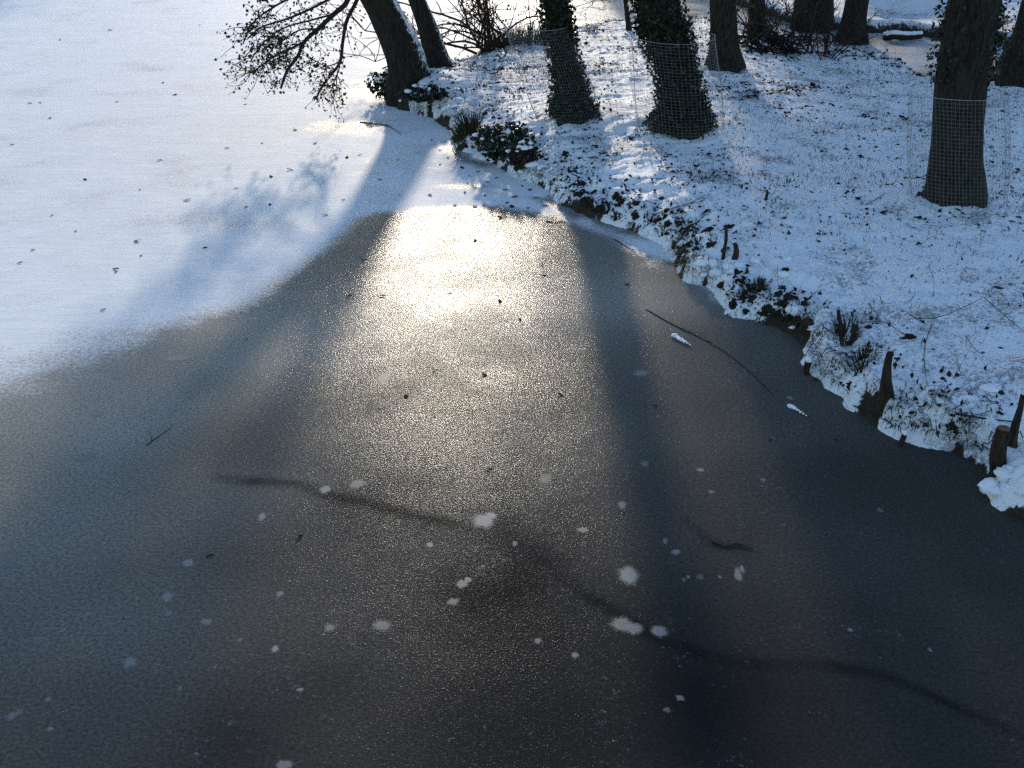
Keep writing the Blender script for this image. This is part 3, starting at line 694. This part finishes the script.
# dark tube under a snow lid, standing in for the far bank's shaded hollow
def log(name, label, pts, r, mat, snowcap=True, cat='log'):
    rg = np.random.default_rng(int(abs(pts[0][0]) * 100)); pts = spline(pts, 16); root = tag(empty(name, tuple(pts[0])), label, cat)
    mb = MB(); mb.tube(pts, np.linspace(r, r * .7, 16), 12, rough=.2, seed=3); mb.build('wood', M[mat], root)
    if snowcap:
        sn = MB(); q = pts + np.array([0, 0, r * .75]); sn.tube(q, np.linspace(r * .8, r * .5, 16) * (1 + .25 * rg.normal(size=16) * .4), 8, rough=.3, seed=8); sn.build('snow_cover', M['whitesnow'], root)
    return root
log('overhang_hollow', 'snow-lidded dark shape standing in for the shaded hollow under the far bank overhang', [P(884, 38, .03), P(893, 36, .08), P(908, 37, .05), P(922, 36, .07)], .075, 'rottenwood')
log('fallen_branch', 'long branch lying across the brush pile towards the low twiggy shrub', [on_bank(762, 40, .3), on_bank(780, 49, .16), on_bank(800, 58, .06)], .03, 'bark', False, 'branch')

# ------------------------------------------------------------------ stumps and posts on the bank
def stump(name, label, foot_px, top_px, w0, w1, seed, mat='rottenwood', pointed=True, cut=False, snow=False, moss=0, Yoff=0.0, cat='stump', group=None):
    rg = np.random.default_rng(seed); f = on_bank(*foot_px); f[1] += Yoff; s = np.linalg.norm(f - np.array([0, 0, CAM_H])) / FPX; t = D(top_px[0], top_px[1], f[1])
    root = tag(empty(name, tuple(f)), label, cat, group); n = 14; k = np.linspace(0, 1, n); pts = f - np.array([0, 0, .08]) + (t - f + np.array([0, 0, .08])) * k[:, None]
    pts[:, 0] += .012 * np.sin(k * 5 + seed); r = (w0 + (w1 - w0) * k ** .5) * s / 2 * .82
    sd = 12; mb = MB(); mb.tube(pts, r, sd, rough=.35, fr=9, seed=seed)
    if pointed:                                           # splintered top: the rim is torn to different heights
        V = mb.V[0]; h = np.linalg.norm(t - f)
        for i in range(n - 4, n):
            V[i * sd:(i + 1) * sd, 2] += h * .16 * (i - n + 5) / 4 * (rg.uniform(-1.2, .4, sd))
    mb.build('wood', M[mat], root)
    if cut:
        cb = MB(); a = np.linspace(0, 6.28, 14, endpoint=False); e = pts[-1] + np.array([0, 0, r[-1] * .34]); cb.tube([e - np.array([0, 0, .006]), e + np.array([0, 0, .004])], r[-1] * .93, 12, rough=.12); cb.build('cut_top', M['cutwood'], root)
    if snow:
        sn = MB(); sn.blob(pts[-1] + np.array([0, 0, r[-1] * .5]), max(r[-1] * 1.3, .012), rg, 1, 1, .8, 9, 6, .3); sn.build('snow_cap', M['whitesnow'], root)
    return root
stump('pointed_stump', 'dark splintered stump with a tall pointed tip rising from the snowy shore', (884, 402), (891, 352), 30, 7, 1, group='stumps along the shore')
stump('cut_stump', 'cut brown stump with a pale top near the right edge', (999, 470), (1002, 430), 22, 15, 2, pointed=False, cut=True, group='stumps along the shore')
stump('split_stump', 'split pointed slab of wood at the right edge beside the cut stump', (1014, 446), (1021, 396), 16, 6, 3, group='stumps along the shore')
stump('thin_post', 'thin dark upright stick alone on the snow above the shore', (725, 258), (725, 227), 5, 4, 4, mat='twig', pointed=False, cat='stick')
stump('small_stump', 'short brown splintered stub right beside the thin upright stick', (734, 257), (736, 243), 12, 5, 5, group='stumps along the shore')
stump('small_stump', 'small pointed stump with moss at its foot on the shore', (842, 338), (840, 311), 12, 4, 6, group='stumps along the shore')
stump('small_stump', 'short leaning stub right of the mossy pointed stump', (853, 340), (857, 325), 10, 6, 7, group='stumps along the shore')
stump('small_stump', 'snow-capped stub standing in the ice at the shore', (809, 374), (808, 361), 7, 7, 8, pointed=False, snow=True, group='stumps along the shore')
stump('small_stump', 'small dark stub with a snow cap below the tall pointed stump', (903, 446), (903, 434), 7, 6, 9, pointed=False, snow=True, group='stumps along the shore')
stump('small_stump', 'tiny dark stub poking from the snow near the middle of the bank', (766, 200), (766, 190), 4, 3, 10, mat='twig', pointed=False, cat='stick')

# ------------------------------------------------------------------ litter on the bank
rg = np.random.default_rng(500)
def scatter_bank(n, dens):
    out = []
    while sum(map(len, out)) < n:
        x = rg.uniform(-2, 9.5, 20000); y = rg.uniform(5, 26.5, 20000); d = island_d(x, y)
        k = (d > .03) & (rg.uniform(size=20000) < dens(x, y, d)); x, y, d = x[k], y[k], d[k]
        out.append(np.stack([x, y, island_z(x, y, d)], 1))
    return np.vstack(out)[:n]
pts = scatter_bank(15000, lambda x, y, d: (.12 * sstep(8, 15, y) + .8 * sstep(9, 16, y) * sstep(.0, .55, fbm(x, y, .9, 5, 91)) + .03) * (.12 + .88 * sstep(-.1, .3, fbm(x, y, 3.5, 3, 92))))
m = MB(); m.leaves(pts + [0, 0, .006], np.exp(rg.normal(size=len(pts)) * .45) * .034, rg, .5); tag(m.build('leaf_litter', M['litter']), 'dead leaves and litter poking through the snow on the bank', 'leaf litter', kind='stuff')
pts = scatter_bank(3600, lambda x, y, d: np.exp(-d / .15) * sstep(-.3, .5, fbm(x, y, 1.3, 3, 93)))
m = MB(); m.leaves(pts + rg.normal(size=pts.shape) * [0, 0, .015] + [0, 0, .01], .055, rg, 0); 
for p in pts[::14]: m.blob(p + np.array([0, 0, -.005]), rg.uniform(.012, .04), rg, 1.3, 1, .9, 9, 6, 1.0)
tag(m.build('shore_debris', M['soil'], smooth=False), 'dark clods, roots and leaves showing along the snowy shoreline', 'debris', kind='stuff')
pts = scatter_bank(1500, lambda x, y, d: np.exp(-d / .13) * sstep(-.2, .5, fbm(x, y, 1.6, 3, 95)))
m = MB()
for p in pts[:260]: m.blob(p + np.array([rg.normal() * .03, rg.normal() * .03, -.006]), rg.uniform(.02, .065), rg, 1.25, 1.05, .62, 10, 7, .6)
tag(m.build('snow_clumps', M['whitesnow']), 'rounded clumps of snow lying on the shore plants', 'snow', kind='stuff')
# dead grass and roots hanging over the lip of the bank
q = scatter_bank(5200, lambda x, y, d: np.exp(-d / .07) * sstep(-.25, .35, fbm(x, y, 1.9, 3, 99))); n = len(q)
e = .02; gx_ = (island_d(q[:, 0] + e, q[:, 1]) - island_d(q[:, 0] - e, q[:, 1])); gy_ = (island_d(q[:, 0], q[:, 1] + e) - island_d(q[:, 0], q[:, 1] - e)); gl = np.hypot(gx_, gy_) + 1e-6
out = -np.stack([gx_ / gl, gy_ / gl], 1); a = rg.normal(size=n) * .8; ox = out[:, 0] * np.cos(a) - out[:, 1] * np.sin(a); oy = out[:, 0] * np.sin(a) + out[:, 1] * np.cos(a)
L = rg.uniform(.03, .12, n); w = np.stack([-oy, ox, 0 * ox], 1) * rg.uniform(.002, .006, n)[:, None]; b0 = q + [0, 0, .012]
m1 = b0 + np.stack([ox * L * .6, oy * L * .6, L * rg.uniform(-.1, .5, n)], 1); t1 = b0 + np.stack([ox * L, oy * L, -L * rg.uniform(-.1, .9, n)], 1); t1[:, 2] = np.maximum(t1[:, 2], .006)
V = np.stack([b0 - w, b0 + w, m1 + w * .8, m1 - w * .8, t1], 1).reshape(-1, 3); k5 = np.arange(n)[:, None] * 5
m = MB(); m.add(V, np.vstack([k5 + [0, 1, 2, 3], k5 + [3, 2, 4, 4]])); tag(m.build('shore_grass', M['grass'], smooth=False), 'dead grass blades hanging over the snowy bank edge', 'grass', kind='stuff')
# thin dead stalks
pts = scatter_bank(900, lambda x, y, d: .1 + .5 * sstep(0, .6, fbm(x, y, .9, 3, 97)))
m = MB()
for p in pts:
    L = rg.uniform(.05, .20); d = rg.normal(size=3) * .45 + [0, 0, 1]; m.tube([p - [0, 0, .02], p + d * L * .5, p + d * L + rg.normal(size=3) * .02], [.002, .0016, .001], 3, cap=False)
q = scatter_bank(9000, lambda x, y, d: (.1 + .9 * sstep(-.1, .5, fbm(x, y, 1.3, 4, 98))) * sstep(7, 12, y)); n = len(q)
a = rg.uniform(0, 6.28, n); w = np.stack([np.cos(a), np.sin(a), 0 * a], 1) * .004; t = q + np.stack([rg.normal(size=n) * .015, rg.normal(size=n) * .015, rg.uniform(.02, .06, n)], 1)
V = np.stack([q - w, q + w, t], 1).reshape(-1, 3); m.add(V, np.arange(3 * n).reshape(-1, 3))
tag(m.build('dead_stalks', M['litter']), 'thin dead grass stalks standing in the snow', 'stalks', kind='stuff')

# single twigs lying or arching on the snow
def twig(name, label, px, r, lift=.01, group=None, ice=False, mat='twig', fork=0, cat='twig', arch=0.0):
    rg = np.random.default_rng(int(px[0][0] * 7 + px[0][1])); n = len(px); pts = []
    for i, (x, y) in enumerate(px):
        a = arch * math.sin(math.pi * i / max(1, n - 1)); pts.append((P(x, y, lift + r + a) if ice else on_bank(x, y, lift + r + a)))
    pts = spline(pts, 18); root = tag(empty(name, tuple(pts[0])), label, cat, group)
    mb = MB(); mb.tube(pts, np.linspace(r, r * .45, 18), 6); mb.build('stem', M[mat], root)
    for k in range(fork):
        i = rg.integers(4, 16); d = pts[i + 1] - pts[i]; d /= np.linalg.norm(d); q = d + np.array([rg.normal() * .7, rg.normal() * .7, .15 + .1 * rg.uniform()]); q[2] = abs(q[2]) * .5
        mb = MB(); mb.tube(stem_curve(pts[i], q, rg.uniform(.08, .25), rg, 0, 4, .1), np.linspace(r * .5, r * .25, 5), 4); mb.build('side_shoot', M[mat], root)
    return root
twig('bramble', 'long arched bramble stem over the snow above the tall pointed stump', [(907, 316), (918, 325.6), (937, 326.7), (958, 318.5), (977, 307), (984, 299)], .0045, .02, arch=.06, group='bramble stems on the snow')
twig('bramble', 'bramble stem running down the snow from the arched one towards the shore', [(931, 327), (924, 351), (925.6, 377), (930, 398), (941, 406)], .0035, .01, group='bramble stems on the snow')
twig('bramble', 'dark forked bramble stem left of the arched one', [(860, 324), (881, 323), (892, 328), (904, 336)], .004, .01, fork=1, group='bramble stems on the snow')
twig('bramble', 'short bramble stem joining the forked one from above', [(868, 305), (874, 313), (881, 323)], .0035, .015, group='bramble stems on the snow')
twig('bramble', 'bramble stem reaching from the arched one to the right edge', [(984, 300), (1000, 314), (1019, 330), (1030, 338)], .0035, .015, group='bramble stems on the snow')
twig('bramble', 'thin stem slanting down the snow towards the dark clump at the right', [(966, 338), (974, 350), (984, 358)], .003, .01, group='bramble stems on the snow')
twig('bramble', 'thin pale stem above the straight stick', [(952, 411), (966, 404), (983, 396)], .003, .01, group='bramble stems on the snow')
twig('fallen_stick', 'straight dark stick lying on the snow beside the split stump', [(955, 417), (980, 421), (1013, 425)], .009, .015, fork=1, cat='stick')
twig('fallen_twig', 'curved twig lying on the snow below the middle of the bank', [(640, 222), (665, 212), (690, 205), (706, 196)], .006, .01, fork=3)
twig('fallen_twig', 'thin twig on the snow left of the guarded trunk', [(866, 206), (880, 198), (896, 186)], .004, .01, fork=2)
twig('fallen_twig', 'crooked dark twig with leaves on the snow above the shore at the mossy stump', [(793, 312), (803, 305), (812, 298)], .010, .005, fork=3)
twig('fallen_twig', 'dark twig among snow lumps below the thin upright stick', [(676, 236), (688, 228), (700, 222)], .012, .0, fork=3)
twig('fallen_twig', 'short thorny twig at the shore foot of the tall pointed stump', [(853, 409), (870, 416), (893, 428)], .006, .02, fork=2)

# ------------------------------------------------------------------ things on the ice
twig('long_branch', 'long thin branch lying on the dark ice near the bank', [(646, 309), (672, 324), (703, 339), (728, 354), (750, 372), (773, 395)],   .005, .0, ice=True, fork=5, cat='branch')
twig('fallen_twig', 'short dark twig on the ice at the snowy shore edge', [(614, 239), (624, 245), (636, 252)], .006, 0, ice=True, fork=1)
twig('fallen_twig', 'slim twig alone on the grey ice at the left', [(147, 445), (156, 438), (170, 428)], .004, 0, ice=True, fork=2)
twig('fallen_twig', 'curved twig on the snowy ice in the leaning tree shadow', [(360, 122), (378, 124), (390, 127), (401, 134)], .007, 0, ice=True, fork=2)
twig('fallen_twig', 'thin twig on the ice pointing from the shore clods', [(546, 221), (556, 222), (566, 221)], .006, 0, ice=True, fork=0)
twig('fallen_twig', 'pale curved twig frozen in the dark ice below the long branch', [(712, 541), (726, 546), (738, 544), (752, 549)], .006, 0, ice=True, mat='rottenwood', fork=1)
twig('fallen_twig', 'twig standing against the shore below the olive tuft', [(452, 140), (456, 148), (461, 158)], .008, .05, ice=True, fork=1)

def ice_snow(name, label, px, r, seed):                    # little snow-covered sticks and snow balls on the ice
    rg = np.random.default_rng(seed); pts = spline([P(x, y, r * .5) for x, y in px], 8); root = tag(empty(name, tuple(pts[0])), label, 'stick', None)
    mb = MB(); mb.tube(pts, .006, 5); mb.build('wood', M['twig'], root)
    sn = MB()
    for i, p in enumerate(pts): sn.blob(p + [0, 0, .004], r * (1.1 - .1 * i) * rg.uniform(.7, 1.2), rg, 1.4, 1.1, .7, 8, 5, .35)
    o = sn.build('snow_cover', M['whitesnow'], root); o['kind'] = 'stuff'; return root
ice_snow('snowy_stick', 'small snow-covered stick on the ice below the upper end of the long branch', [(675, 336), (681, 340), (690, 345)], .022, 1)
ice_snow('snowy_stick', 'small snow-covered stick on the ice beyond the lower end of the long branch', [(790, 406), (797, 410), (806, 416)], .018, 2)

# white air bubbles and snow spots frozen into the surface, pieces of the ice
bub = [(484, 521, 11, 8), (491, 516, 6, 4), (545, 479, 7, 5), (629, 575, 13, 9), (623, 625, 12, 7), (634, 629, 9, 6), (659, 631, 8, 6), (382, 626, 9, 6), (86, 458, 10, 5), (98, 470, 7, 4), (74, 520, 5, 4),
       (5, 560, 14, 11), (167, 597, 6, 5), (168, 614, 4, 3), (130, 662, 7, 6), (38, 641, 5, 4), (325, 490, 6, 4), (357, 484, 8, 5), (262, 517, 5, 4), (188, 563, 6, 4), (206, 622, 6, 3), (284, 765, 8, 5),
       (384, 379, 7, 5), (622, 505, 5, 4), (640, 373, 8, 4), (462, 584, 6, 4), (468, 580, 4, 3), (453, 602, 6, 4), (676, 552, 5, 3), (665, 541, 3, 3), (700, 577, 4, 3), (688, 577, 2, 2), (720, 577, 2, 2), (684, 580, 2, 2),
       (711, 492, 4, 2), (738, 575, 4, 8), (742, 570, 3, 4), (680, 698, 4, 3), (667, 710, 4, 3), (538, 641, 4, 3), (515, 544, 3, 3), (583, 530, 6, 3), (12, 716, 5, 4), (20, 712, 4, 3), (50, 729, 3, 2), (48, 700, 3, 2), (180, 689, 2, 2),
       (280, 594, 4, 3), (275, 649, 4, 3), (178, 358, 14, 4), (120, 376, 7, 3), (98, 414, 6, 3), (330, 628, 6, 4), (742, 568, 2, 3), (645, 464, 4, 3), (790, 398, 3, 2), (300, 690, 4, 2), (430, 545, 4, 3), (240, 640, 3, 2), (575, 655, 4, 3), (880, 510, 3, 2), (850, 630, 3, 2), (930, 650, 2, 2), (763, 480, 3, 2), (700, 470, 4, 2)]
rg = np.random.default_rng(900)
for x, y, rx, ry in bub:
    c = P(x, y); s = np.linalg.norm(c - np.array([0, 0, CAM_H])) / FPX; sx = rx * s; sy = ry * s / (CAM_H / np.linalg.norm(c - np.array([0, 0, CAM_H])))
    n = 22; a = np.linspace(0, 2 * np.pi, n, endpoint=False); k = rg.uniform(0, 40); w = 1 + .38 * fbm(np.cos(a) * 1.2 + k, np.sin(a) * 1.2 + k, 1.2, 3, int(k) + 3)
    ring = lambda q, z: np.stack([np.cos(a) * w * sx * q, np.sin(a) * w * sy * q, 0 * a + z], 1)
    V = np.vstack([ring(1.4, .0008), ring(.85, .001), ring(.4, .0012), [[0, 0, .0013]]]); j = np.arange(n); q = (j + 1) % n
    F = np.vstack([np.stack([j, q, n + q, n + j], -1), np.stack([n + j, n + q, 2 * n + q, 2 * n + j], -1), np.stack([2 * n + j, 2 * n + q, 0 * j + 3 * n, 0 * j + 3 * n], -1)])
    me = mesh_np('ice_bubble', V, F); t = me.attributes.new('rim', 'FLOAT', 'POINT'); t.data.foreach_set('value', np.concatenate([np.zeros(n), np.full(n, .5), np.ones(n + 1)]).astype(np.float32)); link('ice_bubble', me, M['bubble'], pond, tuple(c))

# dead leaves on the ice
leaf_meshes = []
for k in range(5):
    m = MB(); t = np.linspace(-1, 1, 7); w = np.cos(t * 1.45) * (.5 + .12 * math.sin(k)); V = []; 
    for i, (tt, ww) in enumerate(zip(t, w)): V += [[tt, -ww, .25 * ww + .10 * tt * tt], [tt, 0, .05 + .12 * math.sin(tt * 2 + k)], [tt, ww, .30 * ww + .08 * tt]]
    F = []
    for i in range(6): F += [[3 * i, 3 * i + 1, 3 * i + 4, 3 * i + 3], [3 * i + 1, 3 * i + 2, 3 * i + 5, 3 * i + 4]]
    V = np.array(V); V[:, 2] -= V[:, 2].min() - .02
    me = mesh_np('dead_leaf', V, F); me.materials.append(M['deadleaf']); leaf_meshes.append(me)
spots_snow = [(270, 205), (246, 207), (52, 215), (236, 188), (271, 177), (116, 269), (116, 272), (205, 248), (137, 241), (141, 256), (103, 310), (33, 250), (20, 263), (76, 231), (40, 103), (30, 103), (50, 118), (12, 145), (227, 148), (175, 95),
    (117, 102), (163, 83), (187, 200), (360, 155), (347, 158), (380, 180), (343, 200), (325, 215), (290, 170), (315, 143), (430, 195), (398, 160), (455, 205), (485, 196), (475, 206), (500, 218), (512, 207), (465, 192), (530, 190), (440, 165), (262, 143), (295, 130), (160, 160), (215, 60), (60, 40), (110, 30), (200, 25), (140, 190), (85, 180)]
spots_snow += [(462, 168), (470, 176), (478, 172), (488, 182), (496, 178), (505, 190), (515, 197), (522, 186), (536, 198), (545, 206), (528, 208), (548, 196), (484, 205), (448, 158), (440, 150), (432, 140), (507, 203), (468, 183)]
spots_ice = [(382, 296), (450, 294), (500, 302), (484, 375), (542, 265), (544, 276), (406, 395), (435, 370), (364, 260), (246, 340), (210, 556), (300, 535), (490, 470), (560, 395), (627, 285), (655, 405), (770, 440), (475, 240), (350, 296), (520, 320), (815, 380), (835, 440)]
def leaf_on_ice(x, y, label, group, big=1.0):
    k = rg.integers(0, 5); o = bpy.data.objects.new('dead_leaf', leaf_meshes[k]); C.objects.link(o); p = P(x, y, .002); o.location = p
    s = rg.uniform(.018, .034) * big * (1 + .02 * p[1]); o.scale = (s, s, s); o.rotation_euler = (rg.normal() * .2, rg.normal() * .2, rg.uniform(0, 6.28)); tag(o, label, 'leaf', group)
for k, (x, y) in enumerate(spots_snow):
    l = 'small dark leaf scrap on the pale ice just below the shore bushes' if k >= len(spots_snow) - 18 else \
        'small dark dead leaf on the open snow-dusted ice far left of the leaning tree' if x < 250 else 'small dark dead leaf on snow-dusted ice below the leaning tree branches'
    leaf_on_ice(x, y, l, 'dead leaves on the snowy ice')
for x, y in spots_ice:
    l = 'small dark dead leaf lying in the sun glitter on the bare ice' if 340 < x < 570 and y < 410 else 'small dark dead leaf lying on the dull shaded bare ice'
    leaf_on_ice(x, y, l, 'dead leaves on the bare ice', .9)
